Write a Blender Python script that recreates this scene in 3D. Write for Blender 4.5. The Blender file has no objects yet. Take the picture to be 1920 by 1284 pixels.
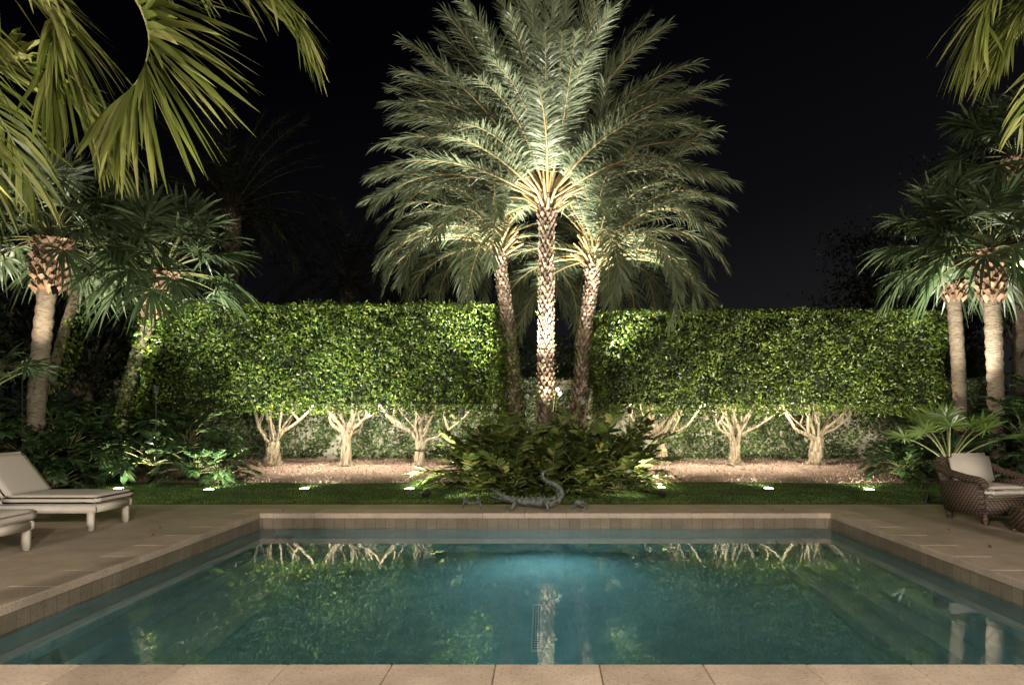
import bpy, bmesh, math, random
import numpy as np
from mathutils import Vector, Matrix
rng=np.random.default_rng(7); random.seed(7)
sc=bpy.context.scene
R=math.radians
def nrm(a): return a/np.maximum(np.linalg.norm(a,axis=-1,keepdims=True),1e-9)
# ------------------------------------------------------------ mesh builder
class MB:
    def __init__(s): s.V=[];s.F=[];s.M=[];s.n=0;s.S=[]
    def add(s,V,F,mat=0,smooth=False):
        V=np.asarray(V,float).reshape(-1,3);F=np.asarray(F,int)
        s.V.append(V);s.F.append(F+s.n);s.M.append(mat);s.S.append(smooth);s.n+=len(V)
    def build(s,name,mats,parent=None,loc=None,rotz=0):
        me=bpy.data.meshes.new(name);V=np.concatenate(s.V)
        loops=np.concatenate([f.ravel() for f in s.F])
        cnt=np.concatenate([np.full(len(f),f.shape[1]) for f in s.F])
        mi=np.concatenate([np.full(len(f),m) for f,m in zip(s.F,s.M)])
        sm=np.concatenate([np.full(len(f),m) for f,m in zip(s.F,s.S)])
        me.vertices.add(len(V));me.vertices.foreach_set('co',V.ravel())
        me.loops.add(len(loops));me.loops.foreach_set('vertex_index',loops)
        me.polygons.add(len(cnt))
        me.polygons.foreach_set('loop_start',np.concatenate([[0],np.cumsum(cnt)[:-1]]))
        me.polygons.foreach_set('loop_total',cnt)
        me.polygons.foreach_set('material_index',mi)
        me.polygons.foreach_set('use_smooth',sm.astype(bool))
        me.update(calc_edges=True);me.validate()
        for m in mats: me.materials.append(m)
        o=bpy.data.objects.new(name,me);sc.collection.objects.link(o)
        if parent: o.parent=parent
        if loc: o.location=loc
        o.rotation_euler[2]=rotz
        return o
def empty(name,loc=(0,0,0),rotz=0):
    e=bpy.data.objects.new(name,None);sc.collection.objects.link(e);e.location=loc;e.rotation_euler[2]=rotz;e.empty_display_size=.1
    return e
def tube(mb,pts,rad,seg=10,mat=0,amp=0,cap=True,flat=(1,1),smooth=True):
    pts=np.asarray(pts,float);n=len(pts);rad=np.broadcast_to(np.asarray(rad,float),(n,))
    T=nrm(np.gradient(pts,axis=0));u=np.cross(T[0],[0,0,1.]) 
    if np.linalg.norm(u)<.1:u=np.array([1.,0,0])
    u=u/np.linalg.norm(u);V=[]
    a=np.linspace(0,2*np.pi,seg,endpoint=False)
    for i in range(n):
        u=u-T[i]*np.dot(u,T[i]);u/=np.linalg.norm(u);v=np.cross(T[i],u)
        r=rad[i]*(1+amp*rng.uniform(-1,1,seg))
        V.append(pts[i]+np.outer(r*np.cos(a)*flat[0],u)+np.outer(r*np.sin(a)*flat[1],v))
    V=np.concatenate(V);F=[]
    for i in range(n-1):
        for j in range(seg):
            k=(j+1)%seg;F.append((i*seg+j,i*seg+k,(i+1)*seg+k,(i+1)*seg+j))
    mb.add(V,F,mat,smooth)
    if cap:
        for i,ii in ((0,0),(n-1,(n-1)*seg)):
            c=np.concatenate([V[ii:ii+seg],pts[i:i+1]])
            mb.add(c,[(j,(j+1)%seg,seg) if i else ((j+1)%seg,j,seg) for j in range(seg)],mat,smooth)
def ell(mb,c,r,mat=0,nu=14,nv=9):
    V=[];F=[]
    for i in range(nv+1):
        p=math.pi*i/nv
        for j in range(nu):
            a=2*math.pi*j/nu;V.append((c[0]+r[0]*math.sin(p)*math.cos(a),c[1]+r[1]*math.sin(p)*math.sin(a),c[2]+r[2]*math.cos(p)))
    for i in range(nv):
        for j in range(nu):
            k=(j+1)%nu;F.append((i*nu+j,(i+1)*nu+j,(i+1)*nu+k,i*nu+k))
    mb.add(V,F,mat,True)
def box(mb,a,b,mat=0):
    x0,y0,z0=a;x1,y1,z1=b
    V=[(x0,y0,z0),(x1,y0,z0),(x1,y1,z0),(x0,y1,z0),(x0,y0,z1),(x1,y0,z1),(x1,y1,z1),(x0,y1,z1)]
    mb.add(V,[(0,3,2,1),(4,5,6,7),(0,1,5,4),(1,2,6,5),(2,3,7,6),(3,0,4,7)],mat)
def cat(P,n=20):
    P=np.asarray(P,float);P=np.concatenate([[2*P[0]-P[1]],P,[2*P[-1]-P[-2]]]);m=len(P)-3;out=[]
    for s in np.linspace(0,m-1e-6,n):
        i=int(s);t=s-i;a,b,c,d=P[i:i+4]
        out.append(.5*((2*b)+(-a+c)*t+(2*a-5*b+4*c-d)*t*t+(-a+3*b-3*c+d)*t**3))
    return np.array(out)
def strips(mb,base,d,side,L,W,droop,prof=(.3,1,.75,.05),mat=0):
    N=len(base);K=len(prof);t=np.linspace(0,1,K);p=np.array(prof)
    C=base[:,None]+d[:,None]*(L[:,None]*(t-0.28*np.outer(droop,t*t)))[:,:,None]
    C[:,:,2]-=(droop*L)[:,None]*t*t
    off=side[:,None]*(W[:,None]*p*.5)[:,:,None]
    V=np.stack([C-off,C+off],axis=2).reshape(-1,3)
    k=np.arange(K-1)*2;q=np.stack([k,k+1,k+3,k+2],1)
    F=(q[None]+(np.arange(N)*2*K)[:,None,None]).reshape(-1,4)
    mb.add(V,F,mat)
def frond(mb,pts,side,n,Lm,W,a0=72,a1=22,phi=20,droop=.25,ml=0,ms=1,r0=.02,t0=.12,prof=(.3,1,.75,.05),shape=.5):
    pts=np.asarray(pts,float);K=len(pts)
    tube(mb,pts,np.linspace(r0,r0*.2,K),4,ms,cap=False)
    t=np.linspace(t0,1,n);t=np.concatenate([t,t]);t=np.clip(t+rng.normal(0,.3/n,len(t)),0,1)
    s=np.concatenate([-np.ones(n),np.ones(n)])
    kk=np.linspace(0,1,K);T=nrm(np.gradient(pts,axis=0))
    P=np.stack([np.interp(t,kk,pts[:,i]) for i in range(3)],1);T=nrm(np.stack([np.interp(t,kk,T[:,i]) for i in range(3)],1))
    S=np.broadcast_to(np.asarray(side,float),T.shape);N=nrm(np.cross(T,S)); S=nrm(np.cross(N,T))
    a=np.radians(a0+(a1-a0)*t+rng.normal(0,6,len(t)));ph=np.radians(phi+rng.normal(0,12,len(t)))
    D=nrm(T*np.cos(a)[:,None]+(S*(s*np.cos(ph))[:,None]+N*np.sin(ph)[:,None])*np.sin(a)[:,None])
    u=(t-t0)/(1-t0)
    L=Lm*(.35+.65*np.sin(np.pi*np.clip(u,0,1)**.8*.92+.12)**shape)*rng.uniform(.85,1.1,len(t))
    ws=nrm(np.cross(D,N)+rng.normal(0,.25,D.shape))
    strips(mb,P,D,ws,L,np.full(len(t),W)*rng.uniform(.8,1.15,len(t)),droop*rng.uniform(.5,1.5,len(t)),prof,ml)
def arc(o,az,el,L,bend,n=12,p=1.3):
    t=np.linspace(0,1,n);e=el-bend*t**p;ds=L/(n-1)
    h=np.concatenate([[0],np.cumsum(np.cos(e[:-1]))])*ds;z=np.concatenate([[0],np.cumsum(np.sin(e[:-1]))])*ds
    return np.stack([o[0]+h*math.cos(az),o[1]+h*math.sin(az),o[2]+z],1)
def fan(mb,o,az,el,pet,Rr,ns=34,droop=.3,ml=0,ms=1,W=1.15):
    P=arc(o,az,el,pet,R(28),6);tube(mb,P,np.linspace(.018,.01,6),4,ms,cap=False)
    f=nrm(P[-1]-P[-2]);s=np.array([-math.sin(az),math.cos(az),0]);n=np.cross(s,f)*-1
    if n[2]<0:n=-n
    tilt=rng.normal(0,.25);s=nrm(s*math.cos(tilt)+n*math.sin(tilt));n=np.cross(f,s)
    th=np.radians(np.linspace(-135,135,ns)+rng.normal(0,1.5,ns));dth=R(270/ns)
    D=nrm(np.outer(np.cos(th),f)+np.outer(np.sin(th),s)+np.outer(np.abs(np.sin(th))*.22,n)+rng.normal(0,.05,(ns,3)))
    sd=nrm(np.outer(-np.sin(th),f)+np.outer(np.cos(th),s)+np.outer(np.where(np.arange(ns)%2,.4,-.4),n))
    L=Rr*(.78+.22*np.cos(th))*rng.uniform(.9,1.05,ns)
    strips(mb,np.repeat(P[-1:],ns,0),D,sd,L,L*.45*dth*W,droop*rng.uniform(.5,1.6,ns),(.06,.75,1,.55,.04),ml)
def leaves(mb,P,N,size,mat=0,spread=.8,asp=.5):
    n=len(P);D=nrm(N*.35+rng.normal(0,spread,(n,3)));W=nrm(np.cross(D,nrm(N+rng.normal(0,.6,(n,3)))))
    U=np.cross(D,W);L=size*rng.uniform(.65,1.25,n)[:,None]
    V=np.stack([P-D*L*.5,P+W*L*asp*.5+U*L*.1,P+D*L*.5,P-W*L*asp*.5+U*L*.1],1).reshape(-1,3)
    b=(np.arange(n)*4)[:,None]
    mb.add(V,np.concatenate([b+[0,1,2],b+[0,2,3]]),mat)
# ------------------------------------------------------------ materials
def mk(name):
    m=bpy.data.materials.new(name);m.use_nodes=True;nt=m.node_tree;return m,nt,nt.nodes,nt.links,nt.nodes['Principled BSDF']
def ramp(nd,stops):
    r=nd.new('ShaderNodeValToRGB');e=r.color_ramp.elements
    while len(e)<len(stops): e.new(.5)
    for i,(p,c) in enumerate(stops): e[i].position=p;e[i].color=(*c,1)
    return r
def m_leaf(name,stops,rough=.45,trans=.25,ns=1.2,lo=.55):
    m,nt,nd,lk,b=mk(name);g=nd.new('ShaderNodeNewGeometry');r=ramp(nd,stops);lk.new(g.outputs['Random Per Island'],r.inputs[0])
    tc=nd.new('ShaderNodeTexCoord');no=nd.new('ShaderNodeTexNoise');no.inputs['Scale'].default_value=ns;no.inputs['Detail'].default_value=2
    lk.new(tc.outputs['Object'],no.inputs['Vector'])
    mr=nd.new('ShaderNodeMapRange');mr.inputs[1].default_value=.35;mr.inputs[2].default_value=.65;mr.inputs[3].default_value=lo;mr.inputs[4].default_value=1.2
    lk.new(no.outputs[0],mr.inputs[0])
    mx=nd.new('ShaderNodeMix');mx.data_type='RGBA';mx.blend_type='MULTIPLY';mx.inputs[0].default_value=1
    lk.new(r.outputs[0],mx.inputs[6]);lk.new(mr.outputs[0],mx.inputs[7]);lk.new(mx.outputs[2],b.inputs['Base Color'])
    b.inputs['Roughness'].default_value=rough;b.inputs['Specular IOR Level'].default_value=.4
    if trans:
        t=nd.new('ShaderNodeBsdfTranslucent');lk.new(mx.outputs[2],t.inputs[0]);ms=nd.new('ShaderNodeMixShader');ms.inputs[0].default_value=trans
        lk.new(b.outputs[0],ms.inputs[1]);lk.new(t.outputs[0],ms.inputs[2]);lk.new(ms.outputs[0],nd['Material Output'].inputs[0])
    return m
def m_noise(name,c1,c2,scale=6,rough=.8,bump=.3,detail=8,sx=(1,1,1),dist=.02,spec=.3):
    m,nt,nd,lk,b=mk(name);tc=nd.new('ShaderNodeTexCoord');mp=nd.new('ShaderNodeMapping');mp.inputs['Scale'].default_value=sx
    no=nd.new('ShaderNodeTexNoise');no.inputs['Scale'].default_value=scale;no.inputs['Detail'].default_value=detail
    lk.new(tc.outputs['Object'],mp.inputs[0]);lk.new(mp.outputs[0],no.inputs['Vector'])
    r=ramp(nd,[(.32,c1),(.68,c2)]);lk.new(no.outputs[0],r.inputs[0]);lk.new(r.outputs[0],b.inputs['Base Color'])
    b.inputs['Roughness'].default_value=rough;b.inputs['Specular IOR Level'].default_value=spec
    if bump:
        bp=nd.new('ShaderNodeBump');bp.inputs['Strength'].default_value=bump;bp.inputs['Distance'].default_value=dist
        lk.new(no.outputs[0],bp.inputs['Height']);lk.new(bp.outputs[0],b.inputs['Normal'])
    return m
def m_tile(name,c1,c2,bw,rh,mortar,rough=.6,off=.5,ms=.006,isl=False):
    m,nt,nd,lk,b=mk(name);tc=nd.new('ShaderNodeTexCoord');br=nd.new('ShaderNodeTexBrick')
    br.offset=off;br.inputs['Scale'].default_value=1;br.inputs['Brick Width'].default_value=bw;br.inputs['Row Height'].default_value=rh
    br.inputs['Mortar Size'].default_value=ms;br.inputs['Color1'].default_value=(*c1,1);br.inputs['Color2'].default_value=(*c2,1);br.inputs['Mortar'].default_value=(*mortar,1)
    lk.new(tc.outputs['Object'],br.inputs['Vector'])
    n1=nd.new('ShaderNodeTexNoise');n1.inputs['Scale'].default_value=2.2;n1.inputs['Detail'].default_value=9;n1.inputs['Roughness'].default_value=.65;lk.new(tc.outputs['Object'],n1.inputs['Vector'])
    n2=nd.new('ShaderNodeTexNoise');n2.inputs['Scale'].default_value=55;n2.inputs['Detail'].default_value=4;lk.new(tc.outputs['Object'],n2.inputs['Vector'])
    r1=ramp(nd,[(.3,(.7,.68,.63)),(.7,(1.12,1.1,1.06))]);lk.new(n1.outputs[0],r1.inputs[0])
    r2=ramp(nd,[(.32,(.58,.54,.48)),(.46,(1,1,1))]);lk.new(n2.outputs[0],r2.inputs[0])
    a=nd.new('ShaderNodeMix');a.data_type='RGBA';a.blend_type='MULTIPLY';a.inputs[0].default_value=1
    c=nd.new('ShaderNodeMix');c.data_type='RGBA';c.blend_type='MULTIPLY';c.inputs[0].default_value=.8
    lk.new(br.outputs[0],a.inputs[6]);lk.new(r1.outputs[0],a.inputs[7]);lk.new(a.outputs[2],c.inputs[6]);lk.new(r2.outputs[0],c.inputs[7]);lk.new(c.outputs[2],b.inputs['Base Color'])
    if isl:
        g=nd.new('ShaderNodeNewGeometry');r3=ramp(nd,[(0,(.82,.8,.78)),(1,(1.08,1.05,1.04))]);lk.new(g.outputs['Random Per Island'],r3.inputs[0])
        e=nd.new('ShaderNodeMix');e.data_type='RGBA';e.blend_type='MULTIPLY';e.inputs[0].default_value=1
        lk.new(c.outputs[2],e.inputs[6]);lk.new(r3.outputs[0],e.inputs[7]);lk.new(e.outputs[2],b.inputs['Base Color'])
    b.inputs['Roughness'].default_value=rough;b.inputs['Specular IOR Level'].default_value=.35
    bp=nd.new('ShaderNodeBump');bp.inputs['Strength'].default_value=.25;bp.inputs['Distance'].default_value=.004;lk.new(n2.outputs[0],bp.inputs['Height']);lk.new(bp.outputs[0],b.inputs['Normal'])
    return m
def m_plain(name,c,rough=.5,metal=0,emit=None,es=0):
    m,nt,nd,lk,b=mk(name);b.inputs['Base Color'].default_value=(*c,1);b.inputs['Roughness'].default_value=rough;b.inputs['Metallic'].default_value=metal
    if emit: b.inputs['Emission Color'].default_value=(*emit,1);b.inputs['Emission Strength'].default_value=es
    return m
hedgeL=m_leaf('hedge_leaf',[(0,(.02,.045,.007)),(.5,(.06,.11,.012)),(.8,(.12,.185,.02)),(1,(.24,.28,.05))],.38,0,2.2,.4)
hedgeR=m_leaf('hedge_leaf_cool',[(0,(.018,.04,.007)),(.55,(.055,.094,.012)),(.85,(.105,.15,.018)),(1,(.2,.23,.04))],.38,0,2.2,.4)
blocker=m_noise('hedge_light_blocker',(.004,.008,.003),(.012,.02,.006),8,.9)  # near-black, for the light-blocking boxes inside the hedges
ivyM=m_leaf('ivy_leaf',[(0,(.03,.065,.016)),(.7,(.10,.16,.04)),(1,(.34,.38,.2))],.4,0,1.5,.45)
dateM=m_leaf('date_leaflet',[(0,(.08,.11,.06)),(.7,(.145,.18,.1)),(1,(.24,.27,.165))],.42,0,.8,.7)
dateStem=m_noise('date_rachis',(.28,.2,.09),(.42,.33,.16),5,.5,.1)
dimStem=m_noise('dimmed_rachis',(.06,.045,.03),(.1,.08,.05),5,.6,.1)  # date rachis darkened in colour to imitate weak light on far palms
fanM=m_leaf('fan_leaflet',[(0,(.045,.075,.03)),(.7,(.08,.12,.052)),(1,(.15,.19,.1))],.38,0,.8,.6)
fanStem=m_noise('fan_petiole',(.12,.13,.05),(.2,.2,.08),5,.5,.1)
nearM=m_leaf('near_leaflet',[(0,(.09,.115,.022)),(.6,(.16,.19,.045)),(1,(.36,.35,.13))],.4,.3,1.5,.6)
cycM=m_leaf('cycad_leaflet',[(0,(.035,.06,.014)),(.6,(.08,.12,.024)),(1,(.22,.22,.065))],.33,0,1.5,.5)
philM=m_leaf('philodendron_leaf',[(0,(.02,.045,.016)),(.7,(.04,.08,.027)),(1,(.07,.115,.035))],.36,0,1.3,.5)
brightM=m_leaf('bright_leaf',[(0,(.09,.16,.03)),(1,(.18,.26,.06))],.3,.35,1.5,.7)
dimM=m_leaf('dimmed_tree_leaf',[(0,(.016,.03,.012)),(.8,(.03,.05,.02)),(1,(.08,.05,.03))],.45,0,.7,.5)  # leaf colours darkened to stand in for the dim light at the back
grassM=m_leaf('grass_blade',[(0,(.05,.11,.015)),(.7,(.11,.19,.028)),(1,(.18,.24,.06))],.5,0,2,.5)
boot=m_leaf('palm_boot',[(0,(.12,.08,.055)),(.5,(.22,.16,.11)),(1,(.35,.28,.2))],.8,0,9,.5)
sboot=m_leaf('sabal_boot',[(0,(.09,.05,.03)),(.5,(.19,.11,.065)),(1,(.3,.2,.12))],.8,0,9,.5)
bootcore=m_noise('palm_trunk_core',(.05,.03,.02),(.12,.08,.05),20,.9)
sabalT=m_noise('sabal_trunk',(.08,.06,.042),(.19,.15,.105),9,.85,.8,8,(1,1,6),.03)
bark=m_noise('ficus_bark',(.09,.07,.042),(.3,.25,.165),9,.8,1,8,(3,3,.5),.05)
deckM=m_tile('limestone_deck',(.48,.405,.315),(.51,.43,.335),.9,.6,(.42,.35,.27),.55,.5,.003)
copM=m_tile('limestone_coping',(.56,.47,.385),(.58,.49,.405),50,50,(.5,.38,.3),.5,0,0,True)
tileM=m_tile('waterline_tile',(.2,.17,.13),(.26,.22,.17),.15,.15,(.12,.1,.08),.3,.5,.004)
poolM=m_noise('pool_plaster',(.10,.24,.25),(.14,.30,.31),3,.7,.05)
stepM=m_noise('pool_step_plaster',(.17,.28,.27),(.24,.35,.34),3,.7,.05)
soil=m_noise('soil',(.02,.016,.01),(.05,.04,.025),5,.95,.5)
mulchM=m_noise('mulch',(.17,.105,.075),(.46,.34,.26),38,.9,1,10,(1,1,1),.03)
chipM=m_leaf('mulch_chip',[(0,(.14,.09,.06)),(.6,(.38,.27,.2)),(1,(.62,.5,.41))],.9,0,3,.6)
turf=m_noise('turf',(.012,.03,.006),(.04,.075,.015),30,.9,.5)
stucco=m_noise('stucco_wall',(.36,.34,.25),(.5,.47,.37),4,.9,.3)
bronze=m_noise('verdigris_bronze',(.035,.038,.03),(.19,.215,.185),22,.45,.7,6,(1,1,1),.01)
fabric=m_noise('cushion_fabric',(.6,.55,.47),(.68,.63,.54),90,.9,.3,3,(1,1,1),.003)
whiteM=m_noise('white_frame',(.62,.57,.48),(.7,.65,.56),8,.45,.02)
metalM=m_plain('dark_metal',(.02,.02,.02),.6,.2)
lensM=m_plain('lamp_lens',(.8,.8,.7),.3,0,(1,.96,.62),45)
wick,nt,nd,lk,b=mk('wicker')
tc=nd.new('ShaderNodeTexCoord');br=nd.new('ShaderNodeTexWave');br.bands_direction='Z';br.inputs['Scale'].default_value=14;br.inputs['Distortion'].default_value=.6
w2=nd.new('ShaderNodeTexWave');w2.bands_direction='DIAGONAL';w2.inputs['Scale'].default_value=10
mu=nd.new('ShaderNodeMath');mu.operation='MULTIPLY'
lk.new(tc.outputs['Object'],br.inputs['Vector']);lk.new(tc.outputs['Object'],w2.inputs['Vector']);lk.new(br.outputs[1],mu.inputs[0]);lk.new(w2.outputs[1],mu.inputs[1])
r=ramp(nd,[(0,(.03,.02,.014)),(.55,(.24,.17,.12))]);lk.new(mu.outputs[0],r.inputs[0]);lk.new(r.outputs[0],b.inputs['Base Color'])
bp=nd.new('ShaderNodeBump');bp.inputs['Strength'].default_value=.8;bp.inputs['Distance'].default_value=.01;lk.new(mu.outputs[0],bp.inputs['Height']);lk.new(bp.outputs[0],b.inputs['Normal']);b.inputs['Roughness'].default_value=.65
# water
waterM,nt,nd,lk,b=mk('pool_water');nd.remove(b)
gl=nd.new('ShaderNodeBsdfGlass');gl.inputs['IOR'].default_value=1.333;gl.inputs['Roughness'].default_value=.0;gl.inputs['Color'].default_value=(.9,.97,.98,1)
tc=nd.new('ShaderNodeTexCoord');no=nd.new('ShaderNodeTexNoise');no.inputs['Scale'].default_value=2.0;no.inputs['Detail'].default_value=2
bp=nd.new('ShaderNodeBump');bp.inputs['Strength'].default_value=.2;bp.inputs['Distance'].default_value=.005
lk.new(tc.outputs['Object'],no.inputs['Vector']);lk.new(no.outputs[0],bp.inputs['Height']);lk.new(bp.outputs[0],gl.inputs['Normal']);lk.new(gl.outputs[0],nd['Material Output'].inputs[0])
# ------------------------------------------------------------ ground, deck, pool
X0,X1,Y0,Y1=-4.16,4.2,4.04,10.0
def ring(name,xs,ys,z,mat):
    mb=MB()
    for i in range(3):
        for j in range(len(ys)-1):
            if i==1 and j==1: continue
            mb.add([(xs[i],ys[j],z),(xs[i+1],ys[j],z),(xs[i+1],ys[j+1],z),(xs[i],ys[j+1],z)],[(0,1,2,3)])
    return mb.build(name,[mat])
ring('ground',[-200,X0-.2,X1+.2,200],[-200,Y0-.2,Y1+.2,250],-.06,soil)
ring('pool_deck',[-16,X0-.42,X1+.42,16],[-12,Y0-.42,Y1+.42,10.97],0,deckM)
mb=MB();W=.42;g=.002
def cop(x0,x1,y0,y1): 
    b_=.006
    V=[(x0,y0,-.07),(x1,y0,-.07),(x1,y1,-.07),(x0,y1,-.07),(x0,y0,-b_),(x1,y0,-b_),(x1,y1,-b_),(x0,y1,-b_),(x0+b_,y0+b_,.003),(x1-b_,y0+b_,.003),(x1-b_,y1-b_,.003),(x0+b_,y1-b_,.003)]
    mb.add(V,[(0,3,2,1),(8,9,10,11),(0,1,5,4),(1,2,6,5),(2,3,7,6),(3,0,4,7),(4,5,9,8),(5,6,10,9),(6,7,11,10),(7,4,8,11)])
xs=np.linspace(X0-W,X1+W,16)
for i in range(15):
    cop(xs[i]+g,xs[i+1]-g,Y0-W,Y0);cop(xs[i]+g,xs[i+1]-g,Y1,Y1+W)
ys=np.linspace(Y0,Y1,11)
for i in range(10):
    cop(X0-W,X0,ys[i]+g,ys[i+1]-g);cop(X1,X1+W,ys[i]+g,ys[i+1]-g)
mb.build('pool_coping',[copM])
pool=empty('swimming_pool')
mb=MB();x0,x1,y0,y1=X0-.015,X1+.015,Y0-.015,Y1+.015;zt,zw,zf=-.07,-.34,-1.80
def wall(xa,ya,xb,yb,z1,z0,m): mb.add([(xa,ya,z0),(xb,yb,z0),(xb,yb,z1),(xa,ya,z1)],[(0,1,2,3)],m)
for (xa,ya,xb,yb) in ((x0,y1,x1,y1),(x1,y1,x1,y0),(x1,y0,x0,y0),(x0,y0,x0,y1)):
    wall(xa,ya,xb,yb,zt,zw,0);wall(xa,ya,xb,yb,zw,zf,1)
mb.add([(x0,y0,zf),(x1,y0,zf),(x1,y1,zf),(x0,y1,zf)],[(0,1,2,3)],1)
mb.build('pool_shell',[tileM,poolM],pool)
mb=MB()
for k in range(4):
    z=-.50-.33*k;w=.27*(k+1)
    box(mb,(x0+.003+.27*k,y0+.003,zf+.004),(x0+w,y1-.003,z));box(mb,(x1-w,y0+.003,zf+.004),(x1-.003-.27*k,y1-.003,z))
mb.build('pool_steps',[stepM],pool)
mb=MB()
for i in range(22):
    yy=6.5+i*.054
    for sx in (-1,0,1): box(mb,(-.075+sx*.026-.009,yy,zf+.012),(-.075+sx*.026+.009,yy+.036,zf+.014),0)
box(mb,(-.125,6.46,zf+.003),(-.025,7.72,zf+.011),1)
mb.build('drain_grate',[m_plain('drain_slot',(.04,.09,.09),.6),m_plain('drain_cover',(.22,.38,.38),.5)],pool)
mb=MB();mb.add([(x0,y0,-.22),(x1,y0,-.22),(x1,y1,-.22),(x0,y1,-.22)],[(0,1,2,3)]);mb.build('pool_water',[waterM])
# lawn + mulch
def grid(name,xa,xb,ya,yb,nx,ny,zf_,mat):
    X,Y=np.meshgrid(np.linspace(xa,xb,nx),np.linspace(ya,yb,ny));V=np.stack([X,Y,zf_(X,Y)],-1).reshape(-1,3)
    i,j=np.meshgrid(np.arange(nx-1),np.arange(ny-1));a=(j*nx+i).ravel();m=MB();m.add(V,np.stack([a,a+1,a+nx+1,a+nx],1),0,True);return m.build(name,[mat])
def mz(X,Y): return .015+.19*np.clip((Y-14.2)/2.1,0,1)**1.1+.014*np.sin(X*3.1+Y*2)*np.sin(Y*4.3+X)
lawn_edge=lambda X:14.15+.18*np.sin(X*.55+1)+.08*np.sin(X*1.9)
grid('mulch_bed',-13,13,13.6,20.2,160,50,lambda X,Y:mz(X,Y)+rng.normal(0,.011,X.shape)-.05*(Y<lawn_edge(X)),mulchM)
LP=[(-8.1,13.0),(-6.28,12.8),(-4.55,12.95),(-2.55,12.95),(2.25,13.15),(4.28,13.0),(6.1,12.8)]
mb=MB();xs=np.linspace(-13,13,120);V=np.concatenate([np.stack([xs,np.full(120,10.972),np.full(120,.004)],1),np.stack([xs,lawn_edge(xs),np.full(120,.022)],1)])
a=np.arange(119);mb.add(V,np.stack([a,a+1,a+121,a+120],1),0)
n=95000;gx=rng.uniform(-11,10.5,n);gy=10.98+(rng.uniform(0,1,n)**1.15)*(lawn_edge(gx)-10.95)
keep=~((np.abs(gx)<1.5)&(gy>12.6));gx,gy=gx[keep],gy[keep];n=len(gx)
az=rng.uniform(0,6.28,n);lean=rng.uniform(0,.7,n);D=nrm(np.stack([np.cos(az)*lean,np.sin(az)*lean,np.ones(n)],1));az2=rng.uniform(0,6.28,n)
strips(mb,np.stack([gx,gy,np.full(n,.005)],1),D,np.stack([np.cos(az2),np.sin(az2),0*az2],1),rng.uniform(.025,.06,n),np.full(n,.007),np.full(n,.3),(1,.7,.1),1)
for (lx,ly) in LP:
    n=260;a=rng.uniform(0,6.28,n);rr=.125+np.abs(rng.normal(0,.09,n));az2=rng.uniform(0,6.28,n)
    D=nrm(np.stack([np.cos(a)*rng.uniform(-.5,.6,n),np.sin(a)*rng.uniform(-.5,.6,n),np.ones(n)],1))
    strips(mb,np.stack([lx+rr*np.cos(a)*1.2,ly+rr*np.sin(a),np.full(n,.005)],1),D,np.stack([np.cos(az2),np.sin(az2),0*az2],1),rng.uniform(.05,.095,n),np.full(n,.009),np.full(n,.3),(1,.7,.1),1)
mb.build('lawn',[turf,grassM])
mb=MB();n=16000;P=np.stack([rng.uniform(-11,11,n),rng.uniform(14.0,18.4,n),np.zeros(n)],1);P=P[P[:,1]>lawn_edge(P[:,0])-.05];P[:,2]=mz(P[:,0],P[:,1])+.012
leaves(mb,P,np.tile([0,0,1.],(len(P),1)),.07,0,.5,.3);mb.build('mulch_chips',[chipM])
# ------------------------------------------------------------ hedges
def hedge(name,lo,hi,mat,dens=900,size=.09,r=.3,hollow=True):
    lo=np.array(lo,float);hi=np.array(hi,float);s=hi-lo;mb=MB();Ps=[]
    for ax,sg,f in ((1,-1,1),(1,1,.3),(2,1,.6),(2,-1,.0 if hollow else .5),(0,-1,.9),(0,1,.9)):
        o=[a for a in range(3) if a!=ax];n=int(s[o[0]]*s[o[1]]*dens*f);p=rng.uniform(0,1,(n,3))*s+lo;p[:,ax]=hi[ax] if sg>0 else lo[ax];Ps.append(p)
    P=np.concatenate(Ps);qlo=lo+r;qlo[2]=lo[2]+.12;qhi=hi-r;qhi[2]=hi[2]-.14;q=np.clip(P,qlo,qhi);N=nrm(P-q);P=np.where((P-q)[:,2:3]>.02,q+N*np.array([r,r,.14]),q+N*r)
    P[:,2]=np.maximum(P[:,2],lo[2]-.02)
    bmp=.08*np.sin(P[:,0]*2.3+P[:,2]*1.7)+.08*np.sin(P[:,0]*5.1-P[:,2]*4.3+1)+.06*np.sin(P[:,0]*11+P[:,2]*9+P[:,1]*7)*np.sin(P[:,2]*8-P[:,0]*3)
    bmp=np.where(N[:,2]>.5,bmp*.25,bmp)
    P=P+N*(bmp-np.abs(rng.normal(0,.11,len(P)))*np.where(N[:,2]>.5,.5,1))[:,None]+rng.normal(0,.02,P.shape)
    st=rng.random(len(P))<.05;P[st]+=N[st]*rng.uniform(0,.12,(st.sum(),1))
    lw=(P[:,2]<lo[2]+.3)&(rng.random(len(P))<.35);P[lw,2]-=np.abs(rng.normal(0,.07,lw.sum()))
    leaves(mb,P,N,size,0,.8,.5)
    if hollow:
        n=int(s[0]*s[1]*500);P=np.stack([rng.uniform(lo[0]+.2,hi[0]-.2,n),rng.uniform(lo[1]+.25,hi[1]-.2,n),lo[2]+.75-np.abs(rng.normal(0,.22,n))],1)
        leaves(mb,P,np.tile([0,0,-1.],(n,1)),size,0,.8,.5)
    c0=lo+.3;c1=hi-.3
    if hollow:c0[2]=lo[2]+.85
    box(mb,c0,c1,1)  # solid dark box added behind the leaves to stop light passing through
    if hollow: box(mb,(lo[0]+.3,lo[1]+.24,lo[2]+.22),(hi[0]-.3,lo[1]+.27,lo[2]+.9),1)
    mb.build(name,[mat,blocker])
hedge('clipped_hedge',(-9.3,15.2,1.43),(-.98,17.1,3.93),hedgeL)
hedge('clipped_hedge',(1.12,15.35,1.43),(9.15,17.2,3.82),hedgeR)
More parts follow.
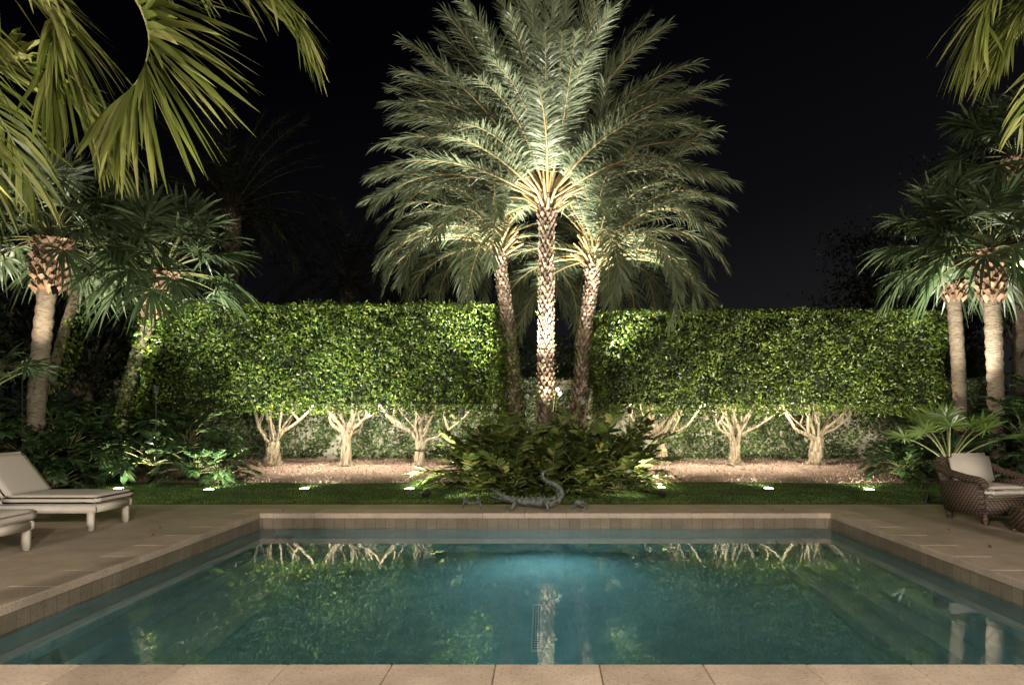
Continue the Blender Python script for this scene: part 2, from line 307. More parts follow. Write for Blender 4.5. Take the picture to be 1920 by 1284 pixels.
hedge('background_hedge',(-13,19.2,0),(13,20.4,3.6),dimM,300,.12,.35,False)
gw=empty('garden_wall');mb=MB();box(mb,(-12,18.5,0),(12,18.75,2.25));box(mb,(-12.05,18.45,2.25),(12.05,18.8,2.33));mb.build('stucco',[stucco],gw)
mb=MB();n=50000;P=np.stack([rng.uniform(-12,12,n),18.46-np.abs(rng.normal(0,.05,n)),rng.uniform(0.1,2.4,n)],1)
k=(np.sin(P[:,0]*2.1+P[:,2]*3)+np.sin(P[:,0]*5.3-P[:,2]*4.1+2)+np.sin(P[:,0]*.9))<rng.uniform(.4,3.2,n);P=P[k]
leaves(mb,P,np.tile([0,-1.,0],(len(P),1)),.085,0,.6,.8);mb.build('creeping_fig',[ivyM],gw)
# ------------------------------------------------------------ ficus trees carrying hedge
def ficus(x,y,h,lean,tw=1.0):
    mb=MB();k0=rng.uniform(0,6)
    for k in range(4):
        a=k*1.57+k0+rng.uniform(-.4,.4);r=.08*tw
        pts=[(x+lean*t+math.cos(a+t*1.6)*r*(2.3 if t==0 else 1)*(1-.25*t),y+math.sin(a+t*1.6)*r*(1.8 if t==0 else 1),.17+h*t) for t in (0,.1,.35,.6,.85,1)]
        tube(mb,cat(pts,18),np.linspace(.095,.062,18)*tw*rng.uniform(.8,1.1),9,0,.15)
    nl=9
    for k in range(nl):
        a=k*6.283/nl+rng.uniform(-.35,.35)+k0;sp=rng.uniform(.25,1.25);hh=.17+h*rng.uniform(.65,1.0);X=x+lean*hh/h
        P=[(X+.03*math.cos(a),y+.03*math.sin(a),hh-.15),(X+.14*sp*math.cos(a),y+.1*math.sin(a),hh+.18),(X+.5*sp*math.cos(a)+rng.normal(0,.07),y+.35*sp*math.sin(a),hh+rng.uniform(.35,.5)),(X+.85*sp*math.cos(a)+rng.normal(0,.1),y+.5*sp*math.sin(a),max(hh+.7,1.6)),(X+1.1*sp*math.cos(a)+rng.normal(0,.12),y+.6*sp*math.sin(a),2.35)]
        P=cat(P,16)+rng.normal(0,.009,(16,3));tube(mb,P,np.linspace(.06,.02,16)*rng.uniform(.6,1.15),7,0,.12)
        if k%2==0:
            b=P[8];tube(mb,cat([b,b+np.array([rng.uniform(-.2,.2),rng.uniform(-.1,.1),.3]),b+np.array([rng.uniform(-.45,.45),rng.uniform(-.2,.2),.85])],8),np.linspace(.03,.014,8),6,0,.1)
    mb.build('ficus_tree',[bark])
ficus(-6.5,16.25,.6,.06,1.35);ficus(-4.73,16.3,.85,.02,.9);ficus(-2.95,16.2,.62,.0,.9)
ficus(2.85,16.4,.7,-.12,1.1);ficus(4.58,16.4,.6,.0,1.1);ficus(6.5,16.4,.7,.06,1.25)
# ------------------------------------------------------------ date palms
def boots(mb,pts,rad,dz,per,out,m=0,h=.16):
    seg=np.linalg.norm(np.diff(pts,axis=0),axis=1);s=np.concatenate([[0],np.cumsum(seg)]);tot=s[-1];V=[];F=[];i=0;z=0
    def at(u,th,rr):
        p=np.array([np.interp(u,s,pts[:,k]) for k in range(3)]);rd=np.interp(u,s,rad)*rr
        return p+np.array([math.cos(th)*rd,math.sin(th)*rd,0])
    while z<tot:
        for j in range(per):
            th=2*math.pi*(j+.5*(i%2))/per+rng.normal(0,.06);w=math.pi/per*1.0;hh=h*rng.uniform(.85,1.2)
            n=len(V);o=1+out*rng.uniform(.6,1.4)
            V+= [at(z,th,1.0),at(z+hh*.5,th-w,1.0),at(z+hh*.5,th+w,1.0),at(z+hh,th-w*.5,o*.97),at(z+hh,th+w*.5,o*.97),at(z+hh*.85,th,o*1.05),at(z+hh*1.05,th,1.0)]
            F+=[(n,n+2,n+5),(n,n+5,n+1),(n+1,n+5,n+3),(n+2,n+4,n+5),(n+5,n+4,n+6),(n+3,n+5,n+6)]
        z+=dz;i+=1
    mb.add(V,F,m)
def date_palm(base,top,nf,L,leafn,rad=.17,name='date_palm',lm=dateM,bend=(40,75),elr=(10,88),lw=.03,ll=.5,p=1.4,stem=dateStem,eb=.8,skip=None,taper=.06):
    mb=MB();b=np.array(base,float);t=np.array(top,float);mid=(b+t)/2+np.array([(t[0]-b[0])*-.12,0,0])
    pts=cat([b,mid,t],16);rr=np.linspace(rad*1.15,rad*.95,16);rr[-2:]*=1.3
    tube(mb,pts,rr,10,2);boots(mb,pts,rr,.095,9,.3,3,.135)
    for k in range(46):
        az=k*2.399;u=k/46;el=R(35+45*u);o=t+np.array([math.cos(az)*rad*.9,math.sin(az)*rad*.9,-.45+.6*u])
        P=arc(o,az,el,rng.uniform(.35,.6),R(10),5);tube(mb,P,np.linspace(.042,.022,5),5,1)
    for k in range(nf):
        u=(k+.5)/nf;az=k*2.39996+rng.normal(0,.12);el=R(elr[1]+(elr[0]-elr[1])*(u**eb))+rng.normal(0,.05)
        if skip and skip(az,u): continue
        o=t+np.array([math.cos(az)*rad*.8*u,math.sin(az)*rad*.8*u,.15-.35*u])
        Lk=L*rng.uniform(.85,1.05)*(1-taper*u)
        P=arc(o,az,el,Lk,R(rng.uniform(*bend))*(.3+.7*min(1,1.3*u+.1)),14,p)
        sw=rng.normal(0,.10)*L;sd=np.array([-math.sin(az),math.cos(az),0]);P+=np.outer(np.linspace(0,1,14)**2*sw,sd)
        frond(mb,P,sd,leafn,ll*L/4,lw,75,25,14,.25,0,1,.028,.18)
    return mb.build(name,[lm,stem,bootcore,boot])
date_palm((0.03,14.4,0),(0.06,14.4,6.1),138,4.05,100,.135,elr=(16,89),lw=.028,bend=(40,92),p=1.7,eb=.72,ll=.56,taper=.1,skip=lambda a,u:u>.8 and math.sin(a)<-.8)
date_palm((-.53,15.9,0),(-1.1,15.8,5.5),92,3.35,78,.125,elr=(2,80),bend=(85,130),ll=.6,lw=.03,p=1.5,skip=lambda a,u:u>.3 and math.cos(a)>.15 and math.sin(a)<.35)
date_palm((.69,15.9,0),(1.19,15.7,5.15),96,3.6,78,.135,elr=(2,80),bend=(85,130),ll=.6,lw=.03,p=1.5,skip=lambda a,u:u>.3 and math.cos(a)<-.15 and math.sin(a)<.35)
date_palm((-11.3,24.5,0),(-11.2,24.5,8.7),70,4.2,50,.2,elr=(-10,80),lm=dimM,bend=(60,100),stem=dimStem)
date_palm((-8.5,28,0),(-8.0,28,6.8),50,3.8,40,.2,elr=(-10,80),lm=dimM,bend=(60,100),stem=dimStem)
def climb(mbname,lst):
    mb=MB()
    for (a,b_,r,n,z0) in lst:
        t=rng.uniform(z0,1,n)**1.4;th=rng.uniform(0,6.28,n);a=np.array(a);b_=np.array(b_);C=a+(b_-a)*t[:,None];N=np.stack([np.cos(th),np.sin(th),0*th],1)
        leaves(mb,C+N*(r*rng.uniform(1,1.6,n))[:,None],N,.09,0,.7,.7)
    mb.build(mbname,[hedgeL])
climb('climbing_vine',[((-.53,15.85,0),(-.87,15.8,3.4),.17,1500,0),((0.03,14.4,0),(.06,14.4,5),.17,150,0),((.69,15.9,0),(.95,15.8,3),.17,150,0)])
# ------------------------------------------------------------ sabal palms
def sabal(base,top,nl,Rr=.85,pet=.9,rad=.15,nb=7,name='sabal_palm'):
    mb=MB();b=np.array(base,float);t=np.array(top,float);pts=cat([b,(b+t)/2+np.array([(b[0]-t[0])*.15,0,0]),t],60)
    rr=rad*(1+.07*np.sin(np.arange(60)*2.1)+rng.normal(0,.02,60));rr[:3]*=1.2;tube(mb,pts,rr,12,2,.03)
    up=pts[-nb*2:];boots(mb,up,np.linspace(rad*1.1,rad*1.45,nb*2),.1,9,.5,3,.17)
    for k in range(nl):
        u=(k+.5)/nl;az=k*2.39996+rng.normal(0,.2);el=R(88-108*u**.9)+rng.normal(0,.1)
        fan(mb,t+np.array([math.cos(az)*.1,math.sin(az)*.1,.25-.3*u]),az,el,pet*rng.uniform(.8,1.1),Rr*rng.uniform(.85,1.1),34,.2+.3*u,0,1)
    mb.build(name,[fanM,fanStem,sabalT,sboot])
sabal((-9.75,13,0),(-9.35,13,4.75),42,.9,.95,.16)
sabal((-9.15,14.5,0),(-8.0,14.4,4.4),46,1.05,1.0,.13)
sabal((-11.2,15,0),(-10.05,15.2,5.15),34,.9,.9,.11)
sabal((8.95,14.6,0),(8.62,14.5,4.85),40,.95,.9,.14)
sabal((8.9,13.4,0),(8.68,13.3,4.6),38,.9,.85,.15)
sabal((10.9,15.5,0),(10.7,15.5,7.2),38,1.0,.95,.15)
sabal((11.8,17,0),(11.9,17,6.2),26,.95,.9,.15)
climb('climbing_vine',[((-9.15,14.5,0),(-8.05,14.4,4.3),.17,2600,0),((-11.2,15,0),(-10.1,15.2,4.6),.16,1300,0)])
# ------------------------------------------------------------ near palms
def near_palm(base,crown,rachs,Lm=.62,W=.045,name='palm_tree'):
    mb=MB();b=np.array(base,float);t=np.array(crown,float)
    tube(mb,cat([b,(b+t)/2,t],20),.12,12,2)
    for i in range(16):
        az=i*2.4+.4
        if (t[0]<0 and math.cos(az)>.1) or (t[0]>0 and math.cos(az)<-.1): continue
        P=arc(t,az,R(60-4*i),2.2,R(80),12);frond(mb,P,(-math.sin(az),math.cos(az),0),34,Lm,W,70,25,20,.4,0,1,.02)
    for Pc,sd,ph,dr,ll,a0,a1 in rachs:
        P=cat([t]+Pc,30);frond(mb,P,sd,72,ll,W,a0,a1,ph,dr,0,1,.014,.2,(.35,.9,1,.7,.04))
    mb.build(name,[nearM,fanStem,sabalT])
near_palm((-4.9,2.9,0),(-3.75,3.3,3.75),[
 ([(-2.8,3.7,4.02),(-2.32,3.7,3.84),(-2.12,3.65,3.55),(-2.12,3.6,3.28),(-2.24,3.55,3.08)],(0,1,0),52,.15,.62,80,35),
 ([(-3.2,3.45,3.9),(-2.85,3.5,3.8),(-2.58,3.5,3.62),(-2.47,3.45,3.38),(-2.46,3.4,3.15)],(-.3,1,0),15,.35,.55,70,20),
 ([(-3.3,3.1,3.65),(-2.95,3.1,3.55),(-2.72,3.05,3.35),(-2.62,3.0,3.08)],(-.4,1,0),15,.35,.5,70,20),
 ([(-3.3,3.0,3.3),(-3.0,3.0,3.2),(-2.78,3.0,3.0),(-2.68,3.0,2.72)],(-.2,1,0),15,.3,.5,70,20),
 ([(-3.3,3.3,3.2),(-3.05,3.3,3.1),(-2.85,3.3,2.9),(-2.78,3.3,2.62)],(-.2,1,0),15,.3,.45,70,20),
 ([(-3.2,2.95,3.05),(-2.95,2.95,2.95),(-2.72,2.95,2.8),(-2.6,2.95,2.55)],(-.2,1,0),15,.3,.42,70,20),
 ([(-2.7,3.8,4.1),(-2.1,3.9,4.08),(-1.72,3.9,3.98),(-1.5,3.9,3.84),(-1.38,3.9,3.66)],(0,1,0),5,.4,.42,65,20),
 ([(-3.1,3.6,3.4),(-2.8,3.65,3.35),(-2.55,3.7,3.2),(-2.42,3.7,2.98)],(0,1,0),20,.35,.45,70,20)],.6,.04)
near_palm((5.6,4.0,0),(4.7,4.5,4.75),[
 ([(3.9,4.6,4.8),(3.4,4.6,4.6),(3.12,4.6,4.4),(2.98,4.6,4.2),(2.93,4.6,4.0)],(0,-1,0),10,.35,.5,70,20),
 ([(4.0,4.9,4.55),(3.6,4.9,4.45),(3.4,4.9,4.3),(3.3,4.9,4.1)],(0,-1,0),10,.35,.5,70,20),
 ([(4.2,4.9,4.9),(3.9,4.9,4.8),(3.6,4.9,4.65),(3.45,4.9,4.4)],(0,-1,0),10,.35,.5,70,20)],.5,.03)
# ------------------------------------------------------------ shrubs
def clump(name,spots,lm,n=20,L=1.2,ll=.2,W=.05,a0=70,a1=30,leafn=22,el=(15,80),bend=(40,80),prof=(.5,1,.85,.1),pet=.2,droop=.15,phi=12,stem=fanStem):
    mb=MB()
    for (x,y,z,s) in spots:
        for k in range(n):
            u=(k+.5)/n;az=k*2.4+rng.uniform(0,.6);e=R(el[1]+(el[0]-el[1])*u)
            P=arc((x+rng.normal(0,.04),y+rng.normal(0,.04),z),az,e,L*s*rng.uniform(.7,1.1),R(rng.uniform(*bend)),12)
            frond(mb,P,(-math.sin(az),math.cos(az),0),leafn,ll*s,W*s,a0,a1,phi,droop,0,1,.014,pet,prof,.35)
    return mb.build(name,[lm,stem])
clump('cycad_plant',[(-1.3,13.0,0,.85),(-.6,12.7,0,.95),(.1,12.6,.0,.85),(.8,12.8,0,.9),(1.45,13.1,0,.85),(-.95,13.5,.2,1.1),(0,13.3,.15,1.05),(1.05,13.5,.2,1.1),(-1.5,14.0,.15,.95),(1.7,14.1,.15,.95)],cycM,19,1.4,.29,.085,72,38,15,(8,84),(25,60),(.45,1,.9,.15),.2,.12,8)
clump('philodendron_plant',[(x+rng.normal(0,.1),y+rng.normal(0,.1),z,s) for x,y,z,s in [(-9.9,11.8,.1,1),(-9.5,12.5,.4,1.05),(-10.4,12.7,.7,1.1),(-9.3,13.4,.7,1.1),(-8.7,13.8,.4,1.1),(-7.9,14.0,.4,1.1),(-7.2,14.1,.2,1),(-10.2,14,1,1.1),(-6.7,14.4,.05,.85),(-11.1,13.5,1,1.1),(-7.6,14.6,.7,1.1),(-9.5,14.9,1,1.1),(-8.4,14.7,.8,1.1),(-9.0,12.7,.1,.9)]],philM,22,1.1,.25,.065,72,30,15,(10,85),(50,95),(.6,1,.8,.15),.5,.2)
clump('philodendron_plant',[(x+rng.normal(0,.1),y,z,s) for x,y,z,s in [(8.5,11.9,.1,1),(9.2,11.8,.5,1.1),(8.8,12.6,.9,1.1),(9.6,12.6,1.1,1.1),(8.3,13.5,.3,1),(10,12.8,1.4,1.2),(7.6,14.4,.1,.8),(7.9,14.9,.2,.9),(9.3,14.2,.8,1),(8.5,15.0,.6,.9),(10.4,14,1.4,1.2)]],philM,22,1.1,.25,.065,72,30,15,(10,85),(50,95),(.6,1,.8,.15),.5,.2)
mb=MB()
for k in range(11):
    az=[1.2,2.2,.4,3.0,-.4,1.7,4.2,5.2,2.7,3.6,6][k];fan(mb,(6.8,11.45,.6),az,R([80,62,60,42,40,75,60,55,70,50,65][k]),.85,.42,20,.15,0,1,1.1)
mb.build('palmetto_plant',[brightM,fanStem])
mb=MB()
for k in range(10): fan(mb,(-9.2,11.0,1.6),-.9+k*.63,R(62-5*k),.95,.6,26,.3,0,1,1)
tube(mb,[(-9.2,11.0,0),(-9.2,11.0,1.6)],.07,8,1);mb.build('palmetto_plant',[fanM,fanStem])
mb=MB()
for (x,y,z) in ((.28,14.0,1.95),(.33,14.0,1.86),(-.35,14.1,1.8),(.75,14.0,1.75),(.8,14.0,1.68),(-1.0,13.9,1.6)):
    for k in range(5): a=k*1.257;ell(mb,(x+.03*math.cos(a),y,z+.03*math.sin(a)),(.022,.006,.022),0,8,5)
    tube(mb,cat([(x-.1,y+.05,.5),(x-.08,y+.05,z-.3),(x,y+.01,z)],8),.005,4,1)
mb.build('white_orchid',[m_plain('petal',(.4,.4,.36),.5),fanStem])
def tree(x,y,h,r,n=2600,name='background_tree'):
    mb=MB();tube(mb,cat([(x,y,0),(x+.2,y,h*.4),(x,y,h*.8)],10),np.linspace(.25,.08,10),8,1,.05)
    for k in range(22):
        a=rng.uniform(0,6.28);u=rng.uniform(-.7,1);rr=r*math.sqrt(max(.05,1-u*u*.8))*rng.uniform(.4,1);c=np.array([x+rr*math.cos(a),y+rr*math.sin(a)*.7,h+u*r*.7])
        tube(mb,cat([(x,y,h*.55),((x+c[0])/2,(y+c[1])/2,(h*.6+c[2])/2+.2),c],6),np.linspace(.06,.015,6),5,1)
        m=n//22;P=c+rng.normal(0,1,(m,3))*np.array([.6,.5,.28])*r*.33;leaves(mb,P,np.tile([0,0,1.],(m,1)),.22,0,.7,.4)
    mb.build(name,[dimM,bark])
for a in [(-15,20,4.6,3.2),(-12.5,18.5,3.4,2.6),(-17,25,6,4),(-4.5,30,4.6,3),(11,21,4.3,2.6),(13.5,19,5,3),(16,22,7,4),(12.8,24,6.2,3),(-13.5,16,3,2.2),(12.2,15.5,3.2,2)]: tree(*a)
# ------------------------------------------------------------ sculptures
def remesh(o,v,parent=None):
    m=o.modifiers.new('r','REMESH');m.mode='VOXEL';m.voxel_size=v;m.use_smooth_shade=True
    s=o.modifiers.new('s','SMOOTH');s.iterations=2;s.factor=.5
mb=MB();y=10.42
sp=cat([(-.60,y,.17),(-.45,y,.14),(-.28,y+.02,.115),(-.1,y+.02,.11),(.05,y,.1),(.18,y-.02,.12),(.26,y,.2),(.25,y+.02,.30),(.16,y+.02,.38),(.05,y,.43),(-.02,y,.50),(.0,y,.57),(.05,y,.6)],60)
rd=np.interp(np.linspace(0,1,60),[0,.1,.25,.38,.5,.7,.9,1],[.055,.06,.095,.085,.06,.042,.022,.008])
tube(mb,sp,rd,14,0,.03,True,(1,.85))
tube(mb,cat([(-.56,y,.18),(-.66,y,.22),(-.76,y,.285),(-.81,y,.32)],10),np.linspace(.055,.02,10),10,0,.03,True,(1.1,.6))
tube(mb,cat([(-.56,y,.15),(-.66,y,.165),(-.76,y,.19),(-.82,y,.205)],10),np.linspace(.045,.018,10),10,0,.03,True,(1.1,.5))
for s in (-1,1): ell(mb,(-.61,y+s*.035,.245),(.022,.015,.022))
for (lx,dx) in ((-.42,-.07),(.0,.06)):
    for s in (-1,1):
        tube(mb,cat([(lx,y+s*.05,.11),(lx+dx*.4,y+s*.14,.11),(lx+dx,y+s*.17,.03),(lx+dx-.05,y+s*.19,.015)],8),np.linspace(.036,.02,8),8)
        for f in (-.5,0,.5): tube(mb,[(lx+dx-.04,y+s*.19,.015),(lx+dx-.11,y+s*.19+f*.07,.01)],[.013,.006],6)
for i in range(4,56,2):
    for s in (-1,1) if i<34 else (0,):
        T=sp[i+1]-sp[i-1];T/=np.linalg.norm(T);N=np.array([-T[2],0,T[0]])
        c=sp[i]+N*rd[i]*.85+np.array([0,s*rd[i]*.45,0]);tube(mb,[c,c+N*.035],[.014,.003],6)
for i in range(7):
    for s in (-1,1): tube(mb,[(-.66-.02*i,y+s*.02,.225+.012*i-.01),(-.66-.02*i,y+s*.02,.2+.011*i-.01)],[.006,.001],5)
remesh(mb.build('alligator_sculpture',[bronze]),.0075)
mb=MB();cx,cy=-1.1,10.42
ell(mb,(cx,cy,.1),(.075,.055,.03))
for s in (-1,1):
    for k in range(4):
        yy=cy-.045+.03*k;tube(mb,cat([(cx+s*.05,yy,.1),(cx+s*.1,yy+.02*(k-1.5),.135),(cx+s*.14,yy+.03*(k-1.5),.06),(cx+s*.15,yy+.035*(k-1.5),.006)],9),np.linspace(.013,.007,9),6)
    tube(mb,cat([(cx+s*.05,cy-.04,.11),(cx+s*.12,cy-.09,.13),(cx+s*.11,cy-.12,.18)],7),.014,6)
    ell(mb,(cx+s*.1,cy-.12,.195),(.022,.014,.03));tube(mb,[(cx+s*.1,cy-.12,.21),(cx+s*.075,cy-.12,.245)],[.011,.003],6);tube(mb,[(cx+s*.11,cy-.12,.21),(cx+s*.112,cy-.12,.25)],[.01,.003],6)
    tube(mb,[(cx+s*.02,cy-.05,.12),(cx+s*.025,cy-.06,.15)],[.006,.009],6)
remesh(mb.build('crab_sculpture',[bronze]),.0045)
mb=MB();cx,cy=.56,10.45
tube(mb,cat([(cx+.1,cy,.045),(cx+.03,cy,.07),(cx-.04,cy,.09),(cx-.1,cy,.085)],10),[.03,.05,.058,.06,.056,.05,.045,.042,.034,.02],12)
for s in (-1,1):
    ell(mb,(cx-.07,cy+s*.03,.13),(.017,.014,.017))
    tube(mb,cat([(cx+.07,cy+s*.03,.05),(cx+.0,cy+s*.085,.07),(cx+.09,cy+s*.1,.03),(cx+.02,cy+s*.12,.01),(cx-.03,cy+s*.14,.008)],12),np.linspace(.03,.012,12),7)
    tube(mb,cat([(cx-.06,cy+s*.035,.07),(cx-.08,cy+s*.08,.05),(cx-.11,cy+s*.08,.01)],8),np.linspace(.02,.011,8),7)
    for f in (-1,0,1): tube(mb,[(cx-.11,cy+s*.08,.01),(cx-.145,cy+s*.08+f*.02,.007)],[.008,.005],5);tube(mb,[(cx-.03,cy+s*.14,.008),(cx-.07,cy+s*.14+f*.02,.006)],[.008,.005],5)
remesh(mb.build('frog_sculpture',[bronze]),.005)
# ------------------------------------------------------------ furniture
def rbox(name,size,loc,rot,bev,mat,parent,taper=1.0,puff=0):
    bm=bmesh.new();bmesh.ops.create_cube(bm,size=1)
    for v in bm.verts:
        k=taper if v.co.z<0 else 1;v.co.x*=size[0]*k;v.co.y*=size[1]*k;v.co.z*=size[2]
    if puff:
        bmesh.ops.subdivide_edges(bm,edges=bm.edges,cuts=6,use_grid_fill=True)
        for v in bm.verts:
            fx=1-min(1,abs(v.co.x/(size[0]/2)))**2.;fy=1-min(1,abs(v.co.y/(size[1]/2)))**2.
            v.co.z+=math.copysign(1,v.co.z)*puff*(fx*fy)**.5 if abs(v.co.z)>size[2]*.49 else 0
    bmesh.ops.bevel(bm,geom=[e for e in bm.edges if len(e.link_faces)==2 and e.calc_face_angle()>.9],offset=bev,segments=3,affect='EDGES')
    me=bpy.data.meshes.new(name);bm.to_mesh(me);bm.free()
    for p in me.polygons:p.use_smooth=True
    me.materials.append(mat);o=bpy.data.objects.new(name,me);sc.collection.objects.link(o);o.parent=parent;o.location=loc;o.rotation_euler=rot;return o
def lounger(loc,rz):
    e=empty('sun_lounger',loc,rz)
    W=.8
    rbox('rail',(1.95,.06,.09),(-.975,W/2-.03,.27),(0,0,0),.012,whiteM,e);rbox('rail_2',(1.95,.06,.09),(-.975,-W/2+.03,.27),(0,0,0),.012,whiteM,e)
    rbox('end_rail',(.06,W-.12,.09),(-.03,0,.27),(0,0,0),.01,whiteM,e)
    for i,(x,yy) in enumerate(((-.07,W/2-.045),(-.07,-W/2+.045),(-1.85,W/2-.045),(-1.85,-W/2+.045))): rbox('leg_%d'%(i+1),(.075,.075,.26),(x,yy+(.0),.13),(0,0,0),.01,whiteM,e)
    rbox('slats',(1.2,W-.1,.03),(-.62,0,.325),(0,0,0),.008,whiteM,e)
    rbox('seat_cushion',(1.2,W+.02,.11),(-.57,0,.385),(0,0,0),.035,fabric,e,1,.012)
    a=R(52);L=.68
    rbox('backrest',(L,W-.1,.03),(-1.17-math.cos(a)*L/2-.03,0,.33+math.sin(a)*L/2-.02),(0,a,0),.008,whiteM,e)
    rbox('back_cushion',(L,W+.02,.11),(-1.14-math.cos(a)*L/2+.03,0,.37+math.sin(a)*L/2+.02),(0,a,0),.035,fabric,e,1,.012)
    rbox('prop',(.03,W-.2,.4),(-1.6,0,.42),(0,R(-20),0),.008,whiteM,e)
lounger((-5.6,8.9,0.0),R(0));lounger((-5.5,7.0,0),R(1))
ch=empty('wicker_armchair',(6.05,9.35,0),R(12))
rbox('seat_base',(.74,.72,.26),(0,0,.23),(0,0,0),.04,wick,ch,.94)
rbox('backrest',(.88,.1,.62),(0,.36,.55),(R(-14),0,0),.04,wick,ch,.86)
for i,s in enumerate((-1,1)):
    rbox('arm_panel_%d'%(i+1),(.09,.76,.44),(s*.38,0,.34),(R(-6),R(s*7),0),.035,wick,ch,.9)
    mbb=MB();tube(mbb,cat([(s*.42,.42,.74),(s*.43,.2,.66),(s*.44,-.1,.61),(s*.43,-.36,.58),(s*.42,-.42,.5)],14),.05,10,0);mbb.build('arm_roll_%d'%(i+1),[wick],ch)
    rbox('foot_%d'%(i+1),(.07,.07,.13),(s*.3,-.3,.065),(0,0,0),.01,wick,ch);rbox('foot_%d'%(i+3),(.07,.07,.13),(s*.3,.3,.065),(0,0,0),.01,wick,ch)
rbox('seat_cushion',(.64,.7,.13),(0,-.04,.43),(0,0,0),.05,fabric,ch,1,.02)
rbox('back_cushion',(.66,.15,.46),(0,.24,.68),(R(-16),0,0),.06,fabric,ch,1)
tb=empty('wicker_ottoman',(6.15,8.35,0),R(20))
rbox('base',(.6,.6,.3),(0,0,.17),(0,0,0),.03,wick,tb,.92)
for i,(a,c) in enumerate(((-1,-1),(1,-1),(1,1),(-1,1))): rbox('foot_%d'%(i+1),(.06,.06,.05),(a*.23,c*.23,.024),(0,0,0),.01,wick,tb)
mb=MB();P=np.array([(-6.2,7.6,.012),(-4.9,8.7,.012),(-4.7,8.2,.012),(-6,8,.012),(-5,9.5,.012),(5.1,8.6,.012),(4.9,7.5,.012),(-3.9,10.2,.015),(3.6,10.3,.015)]);leaves(mb,P,np.tile([0,0,1.],(9,1)),.06,0,.3,.5);mb.build('fallen_leaves',[m_plain('dry_leaf',(.12,.035,.02),.8)])
# ------------------------------------------------------------ lamps
def spot(loc,tgt,P,ang,col,parent,blend=.7,rad=.04):
    l=bpy.data.lights.new('lamp','SPOT');l.energy=P;l.spot_size=R(ang);l.spot_blend=blend;l.color=col;l.shadow_soft_size=rad
    o=bpy.data.objects.new('lamp',l);sc.collection.objects.link(o);o.location=loc;o.rotation_euler=(Vector(tgt)-Vector(loc)).to_track_quat('-Z','Y').to_euler();o.parent=parent;return o
warm=(1,.89,.72);neut=(1,.95,.82);cool=(.95,1,.84)
for i,(x,y) in enumerate(LP):
    e=empty('ground_light');mb=MB()
    tube(mb,[(x,y,-.05),(x,y,.02),(x,y,.028)],[.1,.1,.09],20,0,0,False);a=np.linspace(0,2*np.pi,20,endpoint=False)
    mb.add(np.concatenate([np.stack([x+.085*np.cos(a),y+.085*np.sin(a),a*0+.03],1),[[x,y,.042]]]),[(j,(j+1)%20,20) for j in range(20)],1)
    mb.build('housing',[metalM,lensM],e)
    ex=0 if i==0 else (.7 if i==6 else 0)
    spot((x,y,.075),(x+ex,y+(1.6 if i==0 else 2.5),2.7),380 if i==0 else 1150,116,neut if x<0 else warm,e,.8)
def fixture(loc,tgt,P,ang,col,blend=.7,rad=.05,name='garden_spotlight',stake=True):
    e=empty(name);d=nrm(np.array(tgt,float)-np.array(loc,float));l=np.array(loc,float);mb=MB();tube(mb,[l-d*.16,l-d*.04],[.04,.05],12,0)
    tube(mb,[l-d*.12,(l[0],l[1],-.05 if stake else l[2]+.5)],.006,6,0);mb.build('housing',[metalM],e)
    return spot(loc,tgt,P,ang,col,e,blend,rad)
# date palm uplights
fixture((.12,13.7,1.15),(.04,14.35,4.5),500,70,warm)
fixture((-.75,13.6,1.9),(-.1,14.6,7.5),1900,85,neut);fixture((.85,13.6,1.9),(.2,14.6,7.5),2000,85,neut)
fixture((-1.7,14.3,1.6),(-1.45,15.2,6.2),2700,68,neut,.9)
fixture((1.8,14.4,1.6),(1.6,15.2,6.0),3000,68,neut,.9)
# fill spots added to brighten the cycads
fixture((-1.9,11.4,.15),(-.5,13.2,.8),130,75,warm);fixture((1.9,11.4,.15),(.6,13.2,.8),130,75,warm)
# sabal uplights
fixture((-9.0,11.8,2.3),(-9.3,13,5),620,95,warm);fixture((-7.5,13.2,2.0),(-8.1,14.5,4.9),700,95,neut);fixture((-10.9,13.4,2.5),(-10,15,5.5),350,80,warm)
fixture((7.8,13.0,1.4),(8.6,14.4,5),950,80,neut);fixture((7.9,11.9,1.4),(8.7,13.4,5),600,80,neut);fixture((9.9,13.6,3.9),(10.7,15.4,7.8),1500,95,neut)
# under-hedge downlights on wall, trunks and mulch
for x,yy,pw in ((-5.6,15.62,300),(-3.85,15.62,330),(-2.0,15.62,230),(1.95,15.78,230),(3.7,15.78,330),(5.6,15.78,330)):
    fixture((x,yy,1.8),(x,16.9,.1),pw,155,warm,.8,.04,'hedge_downlight',False)
fixture((8.0,10.7,3.0),(9.0,12.8,.8),130,140,cool,stake=False);fixture((-8.0,11.2,3.4),(-8.6,13.6,.8),150,140,cool,stake=False)
fixture((6.3,11.2,.15),(6.8,11.45,1.4),70,120,neut)
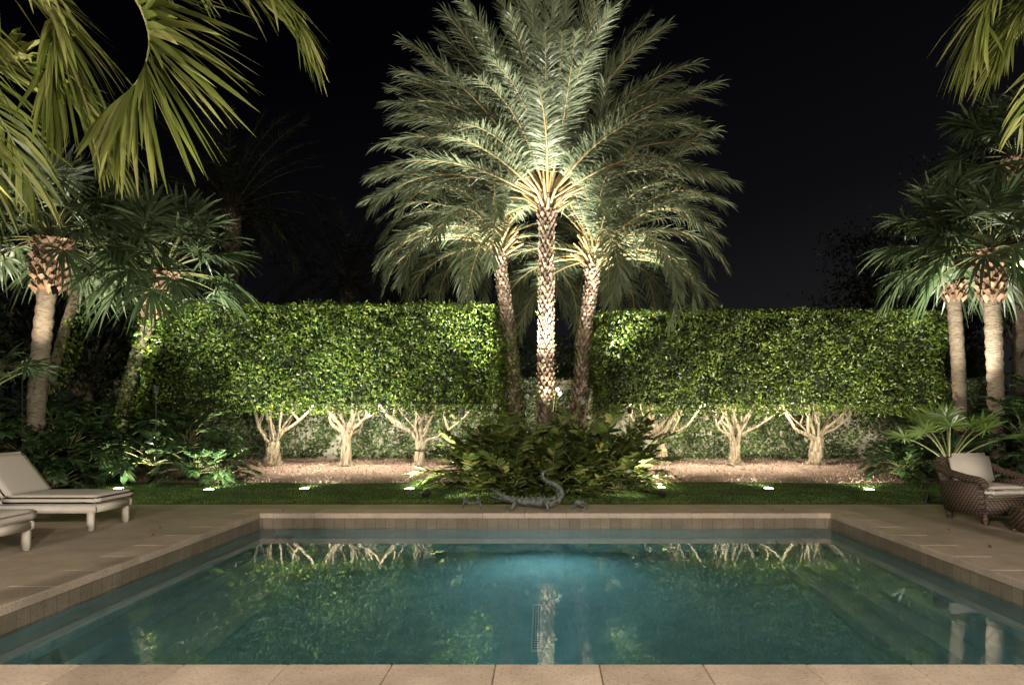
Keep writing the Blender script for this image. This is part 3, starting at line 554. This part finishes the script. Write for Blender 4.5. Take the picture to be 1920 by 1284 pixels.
# near-frond uplights, house soffit lamps
fixture((-2.6,2.6,.4),(-2.3,3.7,3.6),950,85,(1,.95,.76));fixture((3.6,3.2,.4),(3.2,4.7,4.2),1000,75,(1,.95,.76))
for x,y,z,p in ((-5,-2.5,3.6,1600),(0,-2.5,3.6,2300),(5,-2.5,3.6,2000)):
    e=empty('soffit_light');l=bpy.data.lights.new('lamp','POINT');l.energy=p;l.color=(1,.88,.76);l.shadow_soft_size=.15;o=bpy.data.objects.new('lamp',l);sc.collection.objects.link(o);o.location=(x,y,z);o.parent=e
    mb=MB();tube(mb,[(x,y,z+.2),(x,y,z+.3)],.12,16,0);mb.build('housing',[metalM],e)
# pool lamps and added step fill
spot((0,Y1-.05,-.6),(0,7.9,-1.8),125,135,(.76,.97,1),pool,1,.05)
spot((0,Y0+.06,-.75),(0,9.5,-1.6),150,60,(.66,.95,1),pool,1,.08)
for x in (-2.9,2.9): spot((x,Y0+.06,-.75),(x*.8,10,-1.5),20,140,(.75,1,.97),pool,.9,.08)  # added pair lighting the steps, since the water surface blocks light from above
# ------------------------------------------------------------ sky + camera
w=bpy.data.worlds.new('World');sc.world=w;w.use_nodes=True;nt=w.node_tree;nd=nt.nodes;lk=nt.links;bg=nd['Background']
tc=nd.new('ShaderNodeTexCoord');sx=nd.new('ShaderNodeSeparateXYZ');lk.new(tc.outputs['Generated'],sx.inputs[0])
ma=nd.new('ShaderNodeMath');ma.operation='MULTIPLY_ADD';ma.inputs[1].default_value=-.25;lk.new(sx.outputs[0],ma.inputs[0]);lk.new(sx.outputs[2],ma.inputs[2])
r=ramp(nd,[(.0,(.012,.012,.0132)),(.2,(.004,.004,.0052)),(.5,(.0007,.0007,.0015))]);lk.new(ma.outputs[0],r.inputs[0]);lk.new(r.outputs[0],bg.inputs[0]);bg.inputs[1].default_value=1
cam=bpy.data.cameras.new('camera');co=bpy.data.objects.new('camera',cam);sc.collection.objects.link(co);co.location=(0,0,1.5);co.rotation_euler=(R(90),0,0)
cam.lens=24;cam.sensor_width=36;cam.shift_x=-.03125;cam.shift_y=.0667;cam.clip_end=600;cam.clip_start=.05;sc.camera=co
sc.view_settings.view_transform='Standard';sc.view_settings.look='None';sc.view_settings.exposure=0
